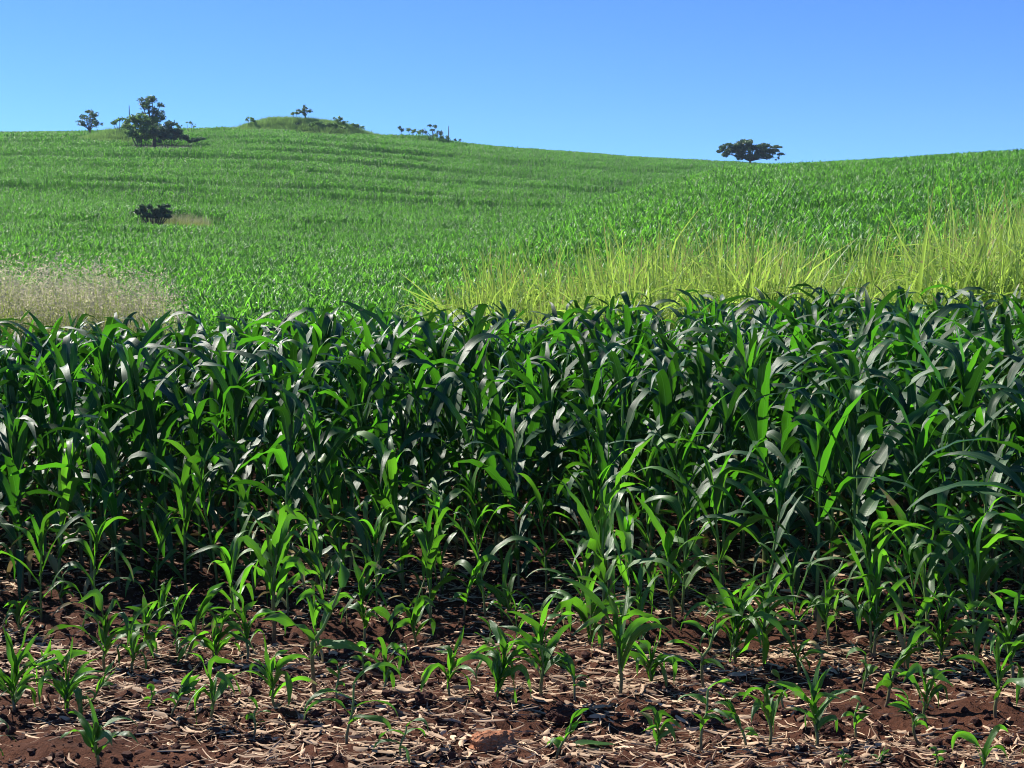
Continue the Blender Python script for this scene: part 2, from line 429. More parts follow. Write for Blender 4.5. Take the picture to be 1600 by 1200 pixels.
def seedling(name, label, px, py, hpx, kind, seed, top=0, group='corn seedlings in the sparse front rows'):
    """one hand placed seedling: base pixel, height in pixels, habit, sideways reach of the top in pixels"""
    rg = random.Random(seed)
    x, d = at_ground(px, py)
    s = d / F
    H = hpx * s * 1.12; lean = top * s
    o = thing('corn_seedling', label, 'corn seedling', (x, d, gz(x, d) - 0.012), 0, group)
    st, fo = MB(), MB()
    sf = {'up': .36, 'arch': .40, 'lean': .55, 'droop': .85, 'bushy': .34, 'bare': .72, 'v': .3, 'tall': .52, 'small': .6}[kind]
    n = 9; t = np.linspace(0, 1, n)
    curve = t if kind == 'lean' else t ** 1.5
    P = np.stack([lean * sf * curve + .006 * np.sin(t * 7 + seed), rg.uniform(-.04, .04) * t, (H * sf + .012) * t], 1)
    if kind == 'bare': P[:, 0] += np.where(t > .5, .12 * H * (t - .5), -.08 * H * t)
    r0 = 0.0042 + 0.0048 * min(H / .5, 1.6)
    tube(st, P, r0 * (1 - .35 * t), 6)
    nl = {'up': 7, 'arch': 8, 'lean': 7, 'droop': 5, 'bushy': 13, 'bare': 5, 'v': 4, 'tall': 11, 'small': 4}[kind]
    tip = P[-1]
    az0 = rg.uniform(-.5, .5)
    for i in range(nl):
        u = i / (nl - 1)
        q = P[int((0.45 + .55 * u) * (n - 1))] if kind not in ('bushy', 'v') else P[int((.2 + .8 * u) * (n - 1))]
        az = az0 + (i % 2) * math.pi + rg.gauss(0, .55)
        rest = H * (1 - sf)
        W = (0.012 + 0.026 * min(H / .45, 1.3)) * rg.uniform(.4, 1.1) * .60
        tw = rg.uniform(-3.2, 3.2); kk = None; wave = rg.uniform(.3, 1.0)
        if kind in ('up', 'tall'):
            L = rest * rg.uniform(.85, 1.25); th0 = R(62 + 24 * u); th1 = R(rg.uniform(-70, 10) + 65 * u)
            if rg.random() < .5: kk = (rg.uniform(.3, .7), R(rg.uniform(50, 110)))
        elif kind in ('arch', 'bushy', 'v'):
            L = H * rg.uniform(.6, .95); th0 = R(rg.uniform(52, 86)); th1 = R(rg.uniform(-88, 0))
            if rg.random() < .5: kk = (rg.uniform(.3, .7), R(rg.uniform(30, 100)))
            if u > .68 and kind != 'v': th0 = R(rg.uniform(72, 90)); th1 = R(rg.uniform(20, 85)); L *= .72
            if kind == 'v': L = H * 1.1; th1 = R(rg.uniform(-40, 20))
        elif kind == 'lean':
            L = rest * rg.uniform(.8, 1.2); az = (0 if lean > 0 else math.pi) + rg.gauss(0, .35); th0 = R(rg.uniform(45, 80)); th1 = R(rg.uniform(-40, 50))
            if i < 2: az += math.pi; th1 = R(-75); L *= .7
        elif kind == 'droop':
            L = H * rg.uniform(.75, 1.0); th0 = R(rg.uniform(20, 60)); th1 = R(-88); W *= .9
        else:
            L = max(rest * 1.1, H * .45) * rg.uniform(.7, 1.1); th0 = R(rg.uniform(35, 75)); th1 = R(rg.uniform(-80, 10))
        leaf(fo, q, az, L, W, th0, th1, rg.uniform(1, 1.9), tw, rg.uniform(-.6, .6), .4, wave, kk, 11, 5, 0, rg)
    z = np.concatenate(fo.v)[:, 2].max()
    if kind != 'droop':
        k = np.clip(H / z, .6, 1.5)
        for m in (st, fo): m.v = [v * np.array([1, 1, k]) for v in m.v]
    if abs(lean) > 0 and kind != 'lean':
        for m in (fo,):
            m.v = [v + np.array([1, 0, 0]) * (lean * (1 - sf) * np.clip(v[:, 2] / H - sf, 0, 1) / (1 - sf + .01))[:, None] for v in m.v]
    link('stalk', st.mesh('stalk', [M_SSTALK]), o)
    link('foliage', fo.mesh('foliage', [M_SEED]), o)
    return o

SEEDLINGS = [
 (20, 1114, 130, 'bushy', 8, 'bushy corn seedling with tangled leaves at the left edge of the straw'),
 (104, 1112, 112, 'bushy', -6, 'ragged drooping corn seedling just right of the bushy one at the left edge'),
 (164, 1053, 128, 'arch', 2, 'corn seedling with one leaf arching far out to the left over bare straw'),
 (208, 1050, 104, 'up', -4, 'corn seedling with a single broad bright upright leaf on a thin stem'),
 (225, 1020, 90, 'arch', 12, 'pale corn seedling close behind the one with a broad upright leaf'),
 (290, 1043, 118, 'lean', 44, 'corn seedling whose bundled leaves slant steeply to the right'),
 (335, 1035, 96, 'bushy', 20, 'corn seedling with hanging pale leaves beside the steeply slanting one'),
 (386, 1033, 112, 'arch', -10, 'dark stemmed corn seedling with leaves only near its top, left of the tall slim plant'),
 (427, 1003, 208, 'tall', 14, 'tall slim corn plant with bright bent top rising above the left seedlings'),
 (490, 1085, 208, 'bare', 42, 'tall bare zigzag corn stem leaning right with few leaves'),
 (430, 1110, 104, 'arch', -16, 'corn seedling with a bright leaf hanging down on its left, dark stem'),
 (233, 1117, 48, 'small', 6, 'tiny dark corn sprout left of two paired seedlings'),
 (268, 1122, 80, 'lean', 34, 'left one of two paired corn seedlings, bending to the right'),
 (332, 1126, 108, 'up', 2, 'right one of two paired corn seedlings, upright with twisted leaf'),
 (128, 1110, 78, 'lean', 74, 'corn seedling fallen far over to the right along the straw'),
 (396, 1151, 58, 'small', 6, 'small thin corn sprout standing alone on open straw at lower left'),
 (152, 1198, 112, 'arch', 4, 'front corn seedling with long dark arching leaves at lower left'),
 (32, 982, 72, 'up', 3, 'small corn seedling with a pale twisted leaf by the left edge, behind the bushy one'),
 (101, 957, 70, 'bare', -8, 'thin nearly leafless corn stem on the bare soil at far left'),
 (250, 985, 84, 'arch', 12, 'small bright corn seedling in the gap left of the slanting seedling'),
 (527, 1106, 60, 'small', 0, 'short broken corn sprout under the zigzag stem'),
 (543, 1168, 104, 'droop', 14, 'corn seedling with wilted leaves hanging around a straight pale stem'),
 (601, 1090, 90, 'up', 5, 'slender corn seedling with upright narrow leaves above a pale stem'),
 (569, 1016, 142, 'tall', -6, 'leafy corn seedling with a knotted stem left of centre'),
 (566, 1064, 66, 'small', 6, 'dark half hidden corn sprout before the leafy knotted seedling'),
 (648, 1013, 104, 'up', 2, 'corn seedling with a bright fan of leaves left of the image centre'),
 (700, 1094, 112, 'arch', 12, 'corn seedling throwing one long leaf to the right above a dark stem'),
 (722, 969, 98, 'lean', 30, 'corn plant with a bright upright fan tilted right, behind the seedlings'),
 (797, 972, 122, 'up', -20, 'corn plant with a pale broad leaf standing up on its left'),
 (778, 1094, 110, 'bushy', 18, 'bushy bright corn seedling straight behind the orange clod'),
 (847, 1090, 172, 'tall', -3, 'sturdy upright corn seedling with stiff leaves right of the clod'),
 (901, 1097, 88, 'lean', -22, 'corn seedling with a folded dark leaf leaning left'),
 (942, 1006, 306, 'tall', -2, 'tallest corn plant of the front rows, its upright whorl high at the centre'),
 (969, 1087, 176, 'arch', -5, 'corn seedling on a long thin dark stem with a bright folded top'),
 (1016, 1073, 96, 'bushy', 2, 'dark leafy corn seedling in shade right of the thin dark stem'),
 (1051, 989, 190, 'tall', -18, 'tall corn plant with two long bright blades arching over'),
 (625, 1181, 54, 'droop', 10, 'wilted tent shaped corn seedling left of the orange clod'),
 (867, 1188, 82, 'lean', 46, 'small corn seedling leaning right in front of the dark clod'),
 (1028, 1178, 70, 'up', 4, 'small lone corn seedling with upright pale top on bare soil'),
 (1099, 1171, 110, 'bare', 4, 'thin straight corn stem with one leaf hanging low on its left'),
 (1171, 1171, 84, 'lean', -44, 'corn seedling bent over to the left near the lower right'),
 (1203, 1168, 104, 'arch', -8, 'corn seedling with two drooping arms on the left of its stem'),
 (1276, 1165, 136, 'tall', -6, 'upright corn seedling with a pale leaf and knotted stem at lower right'),
 (1335, 1158, 66, 'small', 10, 'small bright corn sprout between two larger lower right seedlings'),
 (1381, 1104, 120, 'lean', 46, 'corn seedling with a bright sheaf of leaves slanting right'),
 (1445, 1127, 94, 'up', -4, 'twin stemmed corn seedling right of the slanting bright sheaf'),
 (1436, 1164, 88, 'lean', -36, 'dark corn seedling bowing left before the twin stemmed one'),
 (1556, 1124, 136, 'up', 2, 'upright corn seedling with a pale straight leaf by the right edge'),
 (1536, 1204, 70, 'v', 4, 'corn seedling with two leaves spread in a wide V at the bottom right corner'),
 (1462, 1199, 36, 'small', 0, 'tiny corn sprout left of the wide V seedling'),
 (1316, 1202, 30, 'small', 3, 'tiny dark corn sprout cut by the bottom edge'),
 (1372, 1196, 28, 'arch', 22, 'low corn seedling with one blade curving over the straw at the bottom'),
 (1293, 1016, 134, 'tall', 0, 'corn plant with a straight stem and leaves fanned at the top, right of centre'),
 (1195, 1036, 152, 'tall', -2, 'corn plant with narrow upright spear above a bright base'),
 (1148, 1036, 142, 'bushy', -3, 'bushy dark corn plant with broad overlapping leaves right of centre'),
 (1100, 1080, 132, 'bare', 10, 'slender corn plant with bare lower stem beside the bushy dark one'),
 (1249, 1063, 72, 'arch', -14, 'short corn seedling in the shade between taller right hand plants'),
 (1367, 1030, 160, 'tall', 3, 'corn plant with paired bright upright blades on a tall straight stem'),
 (1448, 1012, 236, 'arch', -8, 'large corn plant with one very broad leaf folding down on the right'),
 (1468, 1040, 112, 'bushy', 10, 'dark corn plant drooping into the shade below the broad folded leaf'),
 (1581, 1066, 150, 'arch', -10, 'corn plant reaching in at the right edge with drooping leaves'),
 (1520, 1010, 170, 'tall', 6, 'bright upright corn plant standing left of the right edge plant'),
 (760, 1030, 70, 'small', 8, 'small corn sprout in shade between the clod and the pale broad leaf plant'),
 (1225, 1110, 60, 'small', -10, 'little dark corn sprout behind the seedling with two drooping arms'),
 (925, 1010, 130, 'bushy', -14, 'leafy corn plant at the foot of the tallest front plant'),
 (1350, 1085, 70, 'small', 4, 'short corn sprout left of the slanting bright sheaf'),
 (70, 1055, 62, 'arch', 10, 'low spreading corn seedling behind the ragged drooping one'),
]
for i, (px, py, h, kind, top, lab) in enumerate(SEEDLINGS):
    seedling('corn_seedling', lab, px, py, h, kind, 1000 + i * 7, top)

# medium plants and the front row of the dense stand: rows run across the picture
ORD = ['first', 'second', 'third', 'fourth', 'fifth', 'sixth', 'seventh', 'eighth', 'ninth', 'tenth', 'eleventh', 'twelfth', 'thirteenth',
       'fourteenth', 'fifteenth', 'sixteenth', 'seventeenth', 'eighteenth', 'nineteenth', 'twentieth', 'twenty-first', 'twenty-second',
       'twenty-third', 'twenty-fourth', 'twenty-fifth', 'twenty-sixth', 'twenty-seventh', 'twenty-eighth', 'twenty-ninth', 'thirtieth',
       'thirty-first', 'thirty-second', 'thirty-third', 'thirty-fourth', 'thirty-fifth', 'thirty-sixth', 'thirty-seventh', 'thirty-eighth']
def row_height(px, d):
    """height of the crop at a column and distance: the right side is more advanced"""
    adv = 1.05 * float(sstep(950, 1350, px)) + 0.10 * float(sstep(500, 0, px))
    e = d + adv
    return float(np.interp(e, [6.8, 7.6, 8.3, 8.8, 9.6, 10.4, 14], [.42, .68, 1.06, 1.38, 1.46, 1.5, 1.5]))
rgp = random.Random(42)
FIELD = []          # (x, y, variant list key, rotation, scale) for the mass of corn
ROWS = [6.85, 7.55, 8.25, 8.95, 9.65, 10.35, 11.05]
LOOK = ['drooping', 'upright', 'leaning', 'broad leaved', 'narrow leaved', 'glossy']
RNAME = {6.85: 'standing among the rearmost seedlings', 7.55: 'in the row just behind the seedlings', 8.25: 'in the second row behind the seedlings', 8.95: 'along the front edge of the dense stand'}
for d0 in ROWS:
    x = -0.376 * d0
    pts = []
    gap = {6.85: .33, 7.55: .235, 8.25: .19}.get(d0, .178)
    while x < 0.376 * d0:
        yy = d0 + rgp.gauss(0, .05)
        px = 800 + F * x / yy
        pr = 1.0
        if d0 == 6.85: pr = .34 + .66 * float(sstep(800, 1150, px))
        if d0 == 7.55: pr = .85 + .15 * float(sstep(700, 1050, px))
        if rgp.random() < pr and -20 < px < 1620:
            pts.append((x, yy, px))
        x += gap * rgp.uniform(.75, 1.3)
    for k, (x, yy, px) in enumerate(pts):
        H = row_height(px, yy) * rgp.uniform(.86, 1.1) * (1.0 + .06 * float(sstep(900, 1500, px)))
        if d0 == 8.25 and px < 1000: H *= rgp.choice((.7, .85, 1.0, 1.1))
        if d0 < 7: H *= rgp.uniform(.7, 1.15)
        rz = rgp.choice((0, math.pi)) + rgp.gauss(0, .75)
        tilt = (rgp.gauss(0, .05), rgp.gauss(0, .05))
        if H < 1.05:
            me = MID[rgp.randrange(len(MID))]; sc = H / .8
        else:
            me = TALL[rgp.randrange(len(TALL))][:3]; sc = H / 1.5
        if d0 in RNAME:
            size = 'knee-high' if H < .6 else 'waist-high' if H < 1.05 else 'chest-high'
            lab = f"{size} corn plant {RNAME[d0]}, {ORD[k]} from the left"
            grp = {6.85: 'young corn just behind the seedlings', 7.55: 'young corn just behind the seedlings', 8.25: 'young corn just behind the seedlings'}.get(d0, 'corn along the front edge of the dense stand')
        else:
            lab = 'dark green tall corn plant crowded inside the dense stand behind its front edge'
            grp = 'tall corn inside the dense stand'
        place_corn(me, x, yy, sc, rz, lab, grp, tilt)

# one big plant close on the right whose long leaf arches back into the picture
def big_right():
    x, d = at_ground(1618, 1040)
    o = thing('corn_plant', 'big corn plant at the right edge with one very long leaf arching to the left', 'corn plant', (x, d, gz(x, d) - .01), 0,
              'corn along the front edge of the dense stand')
    st, fo, wh = corn_parts(977, 1.35, 'tall')
    rg = random.Random(5)
    leaf(fo, (0, 0, .98), math.pi + .1, .82, .044, R(40), R(-62), 1.2, .3, .1, .35, .14, None, 18, 5, 0, rg)
    leaf(fo, (0, 0, .78), math.pi - .2, .70, .046, R(34), R(-48), 1.2, -.3, .1, .35, .14, None, 18, 5, 0, rg)
    link('stalk', st.mesh('stalk', [M_STALK]), o); link('foliage', fo.mesh('foliage', [M_LEAF]), o); link('whorl', wh.mesh('whorl', [M_WHORL]), o)
big_right()

# ------------------------------------------------------------------ the mass of corn (one object, geometry nodes on points)
PROTO = []
def proto(mb, mats):
    o = bpy.data.objects.new('source', mb.mesh('source', mats)); PROTO.append(o)
    return len(PROTO) - 1

def scatter(name, protos, pts, label, cat, kind='stuff'):
    """pts: array of x, y, z, variant, rotation, scale; every point carries a copy of one of the source meshes"""
    pts = np.asarray(pts, float)
    me = bpy.data.meshes.new(name)
    me.vertices.add(len(pts)); me.vertices.foreach_set('co', pts[:, :3].ravel().astype(np.float32))
    a = me.attributes.new('variant', 'INT', 'POINT'); a.data.foreach_set('value', pts[:, 3].astype(np.int32))
    rot = np.zeros((len(pts), 3), np.float32); rot[:, 2] = pts[:, 4]
    if pts.shape[1] > 6: rot[:, 0] = pts[:, 6]; rot[:, 1] = pts[:, 7]
    a = me.attributes.new('rot', 'FLOAT_VECTOR', 'POINT'); a.data.foreach_set('vector', rot.ravel())
    a = me.attributes.new('scl', 'FLOAT', 'POINT'); a.data.foreach_set('value', pts[:, 5].astype(np.float32))
    o = link(name, me); tag(o, label, cat, None, kind)
    ng = bpy.data.node_groups.new(name + ' nodes', 'GeometryNodeTree')
    ng.interface.new_socket('Geometry', in_out='INPUT', socket_type='NodeSocketGeometry')
    ng.interface.new_socket('Geometry', in_out='OUTPUT', socket_type='NodeSocketGeometry')
    gi = ng.nodes.new('NodeGroupInput'); go = ng.nodes.new('NodeGroupOutput'); jn = ng.nodes.new('GeometryNodeJoinGeometry')
    def attr(nm, ty):
        n = ng.nodes.new('GeometryNodeInputNamedAttribute'); n.data_type = ty; n.inputs['Name'].default_value = nm
        return n.outputs['Attribute']
    va, ro, sc = attr('variant', 'INT'), attr('rot', 'FLOAT_VECTOR'), attr('scl', 'FLOAT')
    for p in protos:
        oi = ng.nodes.new('GeometryNodeObjectInfo'); oi.inputs['Object'].default_value = PROTO[p]
        g2 = ng.nodes.new('GeometryNodeGeometryToInstance')
        ng.links.new(oi.outputs['Geometry'], g2.inputs[0])
        cm = ng.nodes.new('FunctionNodeCompare'); cm.data_type = 'INT'; cm.operation = 'EQUAL'
        ints = [s for s in cm.inputs if s.type == 'INT']
        ng.links.new(va, ints[0]); ints[1].default_value = p
        ip = ng.nodes.new('GeometryNodeInstanceOnPoints')
        ng.links.new(gi.outputs[0], ip.inputs['Points']); ng.links.new(cm.outputs[0], ip.inputs['Selection'])
        ng.links.new(g2.outputs[0], ip.inputs['Instance'])
        ng.links.new(ro, ip.inputs['Rotation']); ng.links.new(sc, ip.inputs['Scale'])
        ng.links.new(ip.outputs[0], jn.inputs[0])
    ng.links.new(jn.outputs[0], go.inputs[0])
    md = o.modifiers.new('copies', 'NODES'); md.node_group = ng
    return o

P_TALL = [proto(join_mb(*t[3]), [M_STALK, M_LEAF, M_WHORL]) for t in TALL]
def patch(seed, w, rows, sp=.21):
    rg = random.Random(seed)
    mb = MB()
    for r in range(rows):
        y = (r - (rows - 1) / 2) * .75
        x = -w / 2 + rg.uniform(0, .2)
        while x < w / 2:
            parts = corn_parts(rg.randrange(10 ** 6), 1.5 * rg.uniform(.82, 1.1), 'tall', 1)
            q = join_mb(*parts)
            a = rg.uniform(0, 6.28); ca, sa = math.cos(a), math.sin(a)
            off = 0
            for v, f, uv, rn, mi in zip(q.v, q.f, q.uv, q.rn, q.mi):
                v2 = np.stack([v[:, 0] * ca - v[:, 1] * sa + x, v[:, 0] * sa + v[:, 1] * ca + y + rg.gauss(0, .01), v[:, 2]], 1)
                mb.add(v2, f - off, uv, (0, 0), int(mi[0])); mb.rn[-1] = rn
                off += len(v)
            x += sp * rg.uniform(.8, 1.25)
    return mb
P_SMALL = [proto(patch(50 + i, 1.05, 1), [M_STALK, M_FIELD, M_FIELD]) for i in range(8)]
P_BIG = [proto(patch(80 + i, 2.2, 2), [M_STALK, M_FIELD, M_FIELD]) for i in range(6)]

pts = []
rn = np.random.default_rng(3)
for d0 in np.arange(11.75, 15.3, .7):
    x = -0.42 * d0
    while x < .42 * d0:
        y = d0 + rn.normal(0, .05)
        H = 1.50 * rn.uniform(.82, 1.06) * (1 + .03 * float(sstep(-.5, 3, x)) - .07 * float(sstep(2, -4, x)))
        pts.append((x, y, 0, P_TALL[rn.integers(len(P_TALL))], rn.uniform(0, 6.28), H / 1.5, rn.normal(0, .05), rn.normal(0, .05)))
        x += .17 * rn.uniform(.75, 1.3)
for d0 in [5.45, 6.15] + ROWS:                       # the same rows going on beyond both edges of the photograph
    for side in (-1, 1):
        x = side * .384 * d0
        while abs(x) < .384 * d0 + 2.6:
            y = d0 + rn.normal(0, .05)
            H = row_height(800 + F * x / y, y) * rn.uniform(.86, 1.1) * (.8 if d0 < 7 else 1)
            pts.append((x, y, 0, P_TALL[rn.integers(len(P_TALL))], rn.uniform(0, 6.28), H / 1.5, rn.normal(0, .05), rn.normal(0, .05)))
            x += side * (.19 if d0 > 7 else .45) * rn.uniform(.75, 1.3)
for (d0, d1, dy, dx, ids) in ((27.0, 92.0, .62, .86, P_SMALL), (92.0, 312.0, 1.26, 1.8, P_BIG)):
    y0 = d0
    while y0 < d1:
        hw = y0 * .41 + 3
        xs = np.arange(-hw, hw, dx)
        xs = xs + rn.uniform(-.15, .15, len(xs)) + rn.uniform(0, dx)
        ys = y0 + 1.2 * vnoise(xs * .02, np.full(len(xs), y0 * .02), 9) * min(1, (y0 - 27) / 20 + .1) + rn.normal(0, .05, len(xs))
        px = 800 + F * xs / ys
        keep = np.ones(len(xs), bool)
        # grassy islands where no corn grows
        for (mp, md, sx, sy, h) in MOUNDS:
            mx = (mp - 800) / F * md
            if h > .85: keep &= ((xs - mx) / (sx * 1.35)) ** 2 + ((ys - md) / (sy * 1.6)) ** 2 > 1
        keep &= ~((((px - 285) / 78) ** 2 + ((ys - 129) / 6.0) ** 2) < 1)
        keep &= ~((((px - 258) / 62) ** 2 + ((ys - 236) / 7.5) ** 2) < 1)
        keep &= ~((((px - 508) / 50) ** 2 + ((ys - 281) / 6.) ** 2) < 1)
        if y0 > 92: keep &= vnoise(xs * .06, ys * .26, 33) > -.37
        # contour terraces: broken strips with no plants
        tw = 3.2 * vnoise(xs * .018 + 3, ys * .004, 21)
        for td, th in ((157, 2.4), (169, 1.2), (188, 1.4), (206, 2.2), (222, 1.4), (236, 1.6), (250, 1.8)):
            brk = vnoise(xs * .05, np.full(len(xs), td * 1.7), 31) > -.44
            keep &= ~((np.abs(ys - td - tw * 2.2) < th * 1.9) & brk & (px < 1080))
        sc = 1 + .6 * vnoise(xs * .06, ys * .30, 12) + .3 * vnoise(xs * .5, ys * .9, 14)
        sc = np.clip(sc, .6, 1.2) * .86
        for x, y, s in zip(xs[keep], ys[keep], sc[keep]):
            pts.append((x, y, 0, ids[rn.integers(len(ids))], rn.choice((0, math.pi)) + rn.normal(0, .06), s, 0, 0))
        y0 += dy
pts = np.array(pts)
pts[:, 2] = ground(pts[:, 0], pts[:, 1]) - .02
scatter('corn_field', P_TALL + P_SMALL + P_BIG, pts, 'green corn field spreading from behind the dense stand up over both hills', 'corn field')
print('corn points', len(pts))

# ------------------------------------------------------------------ tall yellow green grass on the right
def grass_clump(seed, h, n, spread):
    rg = random.Random(seed); mb = MB()
    for k in range(n):
        a = rg.uniform(0, 6.28); r = spread * math.sqrt(rg.random())
        L = h * rg.uniform(.45, 1.05)
        kk = (rg.uniform(.4, .8), R(rg.uniform(40, 110))) if rg.random() < .32 else None
        leaf(mb, (r * math.cos(a), r * math.sin(a), 0), rg.uniform(0, 6.28), L, rg.uniform(.008, .018), R(rg.uniform(72, 90)), R(rg.uniform(32, 88)), 2.2,
             rg.uniform(-2, 2), rg.uniform(-.6, .6), .3, 0, kk, 8, 3, 0, rg, True)
    for k in range(n):
        a = rg.uniform(0, 6.28); r = spread * math.sqrt(rg.random())
        leaf(mb, (r * math.cos(a), r * math.sin(a), h * rg.uniform(.1, .5)), rg.uniform(0, 6.28), h * rg.uniform(.25, .5), rg.uniform(.006, .013), R(rg.uniform(35, 75)),
             R(rg.uniform(-75, 0)), 1.4, rg.uniform(-2, 2), rg.uniform(-.8, .8), .3, 0, None, 6, 3, 0, rg, True)
    return mb
P_GR = [proto(grass_clump(400 + i, 1.5, 15 + 2 * (i % 6), .10 + .03 * (i % 5)), [M_GRASS]) for i in range(14)]
gp = []
GPX = [640, 720, 800, 900, 1000, 1100, 1200, 1300, 1400, 1470, 1540, 1620, 1800]
GTOP = [440, 400, 365, 360, 350, 345, 345, 345, 315, 295, 315, 305, 300]      # typical blade tops along the strip
for k in range(1800):
    px = rn.uniform(620, 1760); y = rn.uniform(16.8, 22.5)
    if px < 820 and rn.random() > (px - 590) / 230: continue
    if vnoise(np.array([px * .02]), np.array([y * .8]), 47)[0] < -.22: continue
    x = (px - 800) / F * y
    z = float(macro(np.array([x]), np.array([y]))[0])
    zt = EYE + (HOR - np.interp(px, GPX, GTOP)) * y / F
    s = max(.45, (zt - z) / 1.5) * rn.uniform(.45, 1.02)
    s *= 1 + .5 * float(vnoise(np.array([px * .014]), np.array([y * .5]), 40)[0])
    lean = .35 * float(vnoise(np.array([px * .01]), np.array([y * .3]), 44)[0]) + (.16 if 1380 < px < 1500 else 0)
    gp.append((x, y, z - .02, P_GR[rn.integers(len(P_GR))], rn.uniform(0, .5), s, rn.normal(0, .08), lean + rn.normal(0, .08)))
scatter('tall_grass', P_GR, gp, 'tall yellow green grass growing in a strip behind the dense corn on the right', 'tall grass')

# ------------------------------------------------------------------ pinkish seeding grass on the left, and the small patch by the bush
def seed_clump(seed, h, n, spread):
    rg = random.Random(seed); mb = MB()
    for k in range(n):
        a = rg.uniform(0, 6.28); r = spread * math.sqrt(rg.random()); hd = rg.uniform(0, 6.28)
        L = h * rg.uniform(.7, 1.05)
        P = leaf(mb, (r * math.cos(a), r * math.sin(a), 0), hd, L, .0035, R(rg.uniform(76, 90)), R(rg.uniform(55, 85)), 2, 0, 0, .1, 0, None, 6, 2, 1, rg, True)
        tip = P[-1]
        for j in range(11):
            q = tip + np.array([rg.gauss(0, .045), rg.gauss(0, .045), -rg.uniform(-.02, .34) * h * .7])
            d = np.array([rg.gauss(0, 1), rg.gauss(0, 1), rg.gauss(.4, .8)]); d /= np.linalg.norm(d)
            e = np.cross(d, [rg.gauss(0, 1), rg.gauss(0, 1), rg.gauss(0, 1)]); e /= np.linalg.norm(e) + 1e-6
            l, w = rg.uniform(.012, .032), rg.uniform(.003, .006)
            mb.add([q - e * w, q + e * w, q + d * l], [[0, 1, 2]], None, (rg.random(), 0), 0)
    for k in range(n):
        a = rg.uniform(0, 6.28); r = spread * math.sqrt(rg.random())
        leaf(mb, (r * math.cos(a), r * math.sin(a), 0), rg.uniform(0, 6.28), h * rg.uniform(.3, .7), .006, R(rg.uniform(60, 88)), R(rg.uniform(-50, 40)), 1.6, 0, 0, .2, 0, None, 6, 3, 1, rg, True)
    return mb
P_SG = [proto(seed_clump(500 + i, 1.0, 16, .2), [M_PINK, M_PINKBLADE]) for i in range(6)]
sp = []
for k in range(600):
    px = rn.uniform(-330, 268); y = rn.uniform(17.2, 21.5)
    if px > 150 and rn.random() < (px - 150) / 300: continue
    x = (px - 800) / F * y
    z = float(macro(np.array([x]), np.array([y]))[0])
    top = np.interp(px, [-300, 0, 120, 200, 268], [388, 394, 398, 406, 420])
    s = (EYE + (HOR - top) * y / F - z) * (1 - .55 * rn.random() ** 1.6)
    sp.append((x, y, z - .02, P_SG[rn.integers(len(P_SG))], rn.uniform(0, 6.28), s, rn.normal(0, .06), rn.normal(0, .06)))
scatter('seed_grass', P_SG, sp, 'pinkish brown seeding grass in a hazy patch at the left behind the dense corn', 'seeding grass')
sp = []
for k in range(170):
    px = rn.normal(300, 34) if rn.random() < .8 else rn.uniform(195, 350); y = rn.uniform(128.5, 133.5)
    if px < 190 or px > 362: continue
    x = (px - 800) / F * y
    z = float(macro(np.array([x]), np.array([y]))[0])
    sp.append((x, y, z - .02, P_SG[rn.integers(len(P_SG))], rn.uniform(0, 6.28), rn.uniform(.8, 1.5) * (1 - .4 * abs(px - 290) / 90), 0, 0))
scatter('dry_grass', P_SG, sp, 'small patch of tan grass beside the lone dark bush within the left field', 'dry grass')
P_HG = [proto(grass_clump(600 + i, .9, 40, .7), [M_HGRASS]) for i in range(5)]
for m in range(5): pass
sp = []
for (mp, md, sx, sy, h) in MOUNDS:
    mx = (mp - 800) / F * md
    for k in range(int(sx * sy * 26)):
        u, v = rn.uniform(-1, 1), rn.uniform(-1, 1)
        if u * u + v * v > 1: continue
        x, y = mx + u * sx * 1.4, md + v * sy * 1.6
        z = float(macro(np.array([x]), np.array([y]))[0])
        sp.append((x, y, z - .05, P_HG[rn.integers(len(P_HG))], rn.uniform(0, 6.28), rn.uniform(.7, 1.5), 0, 0))
scatter('hill_grass', P_HG, sp, 'pale green rough grass covering the bare knolls on the left skyline', 'rough grass')

# ------------------------------------------------------------------ trees, bushes and posts on the skyline
def leaf_cards(mb, centres, n, size, rg):
    cs = np.array([c[:3] for c in centres]); rs = np.array([c[3] for c in centres]); fl = np.array([c[4] if len(c) > 4 else .7 for c in centres])
    w = rs ** 2; w = w / w.sum()
    idx = rg.choice(len(cs), n, p=w)
    d = rg.normal(0, 1, (n, 3)); d /= np.linalg.norm(d, axis=1)[:, None]
    rad = rs[idx] * rg.random(n) ** .45
    C = cs[idx] + d * rad[:, None] * np.stack([np.ones(n), np.ones(n), fl[idx]], 1)
    a = rg.normal(0, 1, (n, 3)); a[:, 2] *= .6; a /= np.linalg.norm(a, axis=1)[:, None]
    b = np.cross(a, rg.normal(0, 1, (n, 3))); b /= np.linalg.norm(b, axis=1)[:, None] + 1e-6
    l = size * rg.uniform(.6, 1.4, n); h = l * .42
    V = np.stack([C - a * l[:, None], C + b * h[:, None], C + a * l[:, None], C - b * h[:, None]], 1).reshape(-1, 3)
    f = np.arange(n)[:, None] * 4 + np.arange(4)[None, :]
    r = np.repeat(np.stack([rg.random(n), np.zeros(n)], 1), 4, 0)
    mb.add(V, f, None, r)

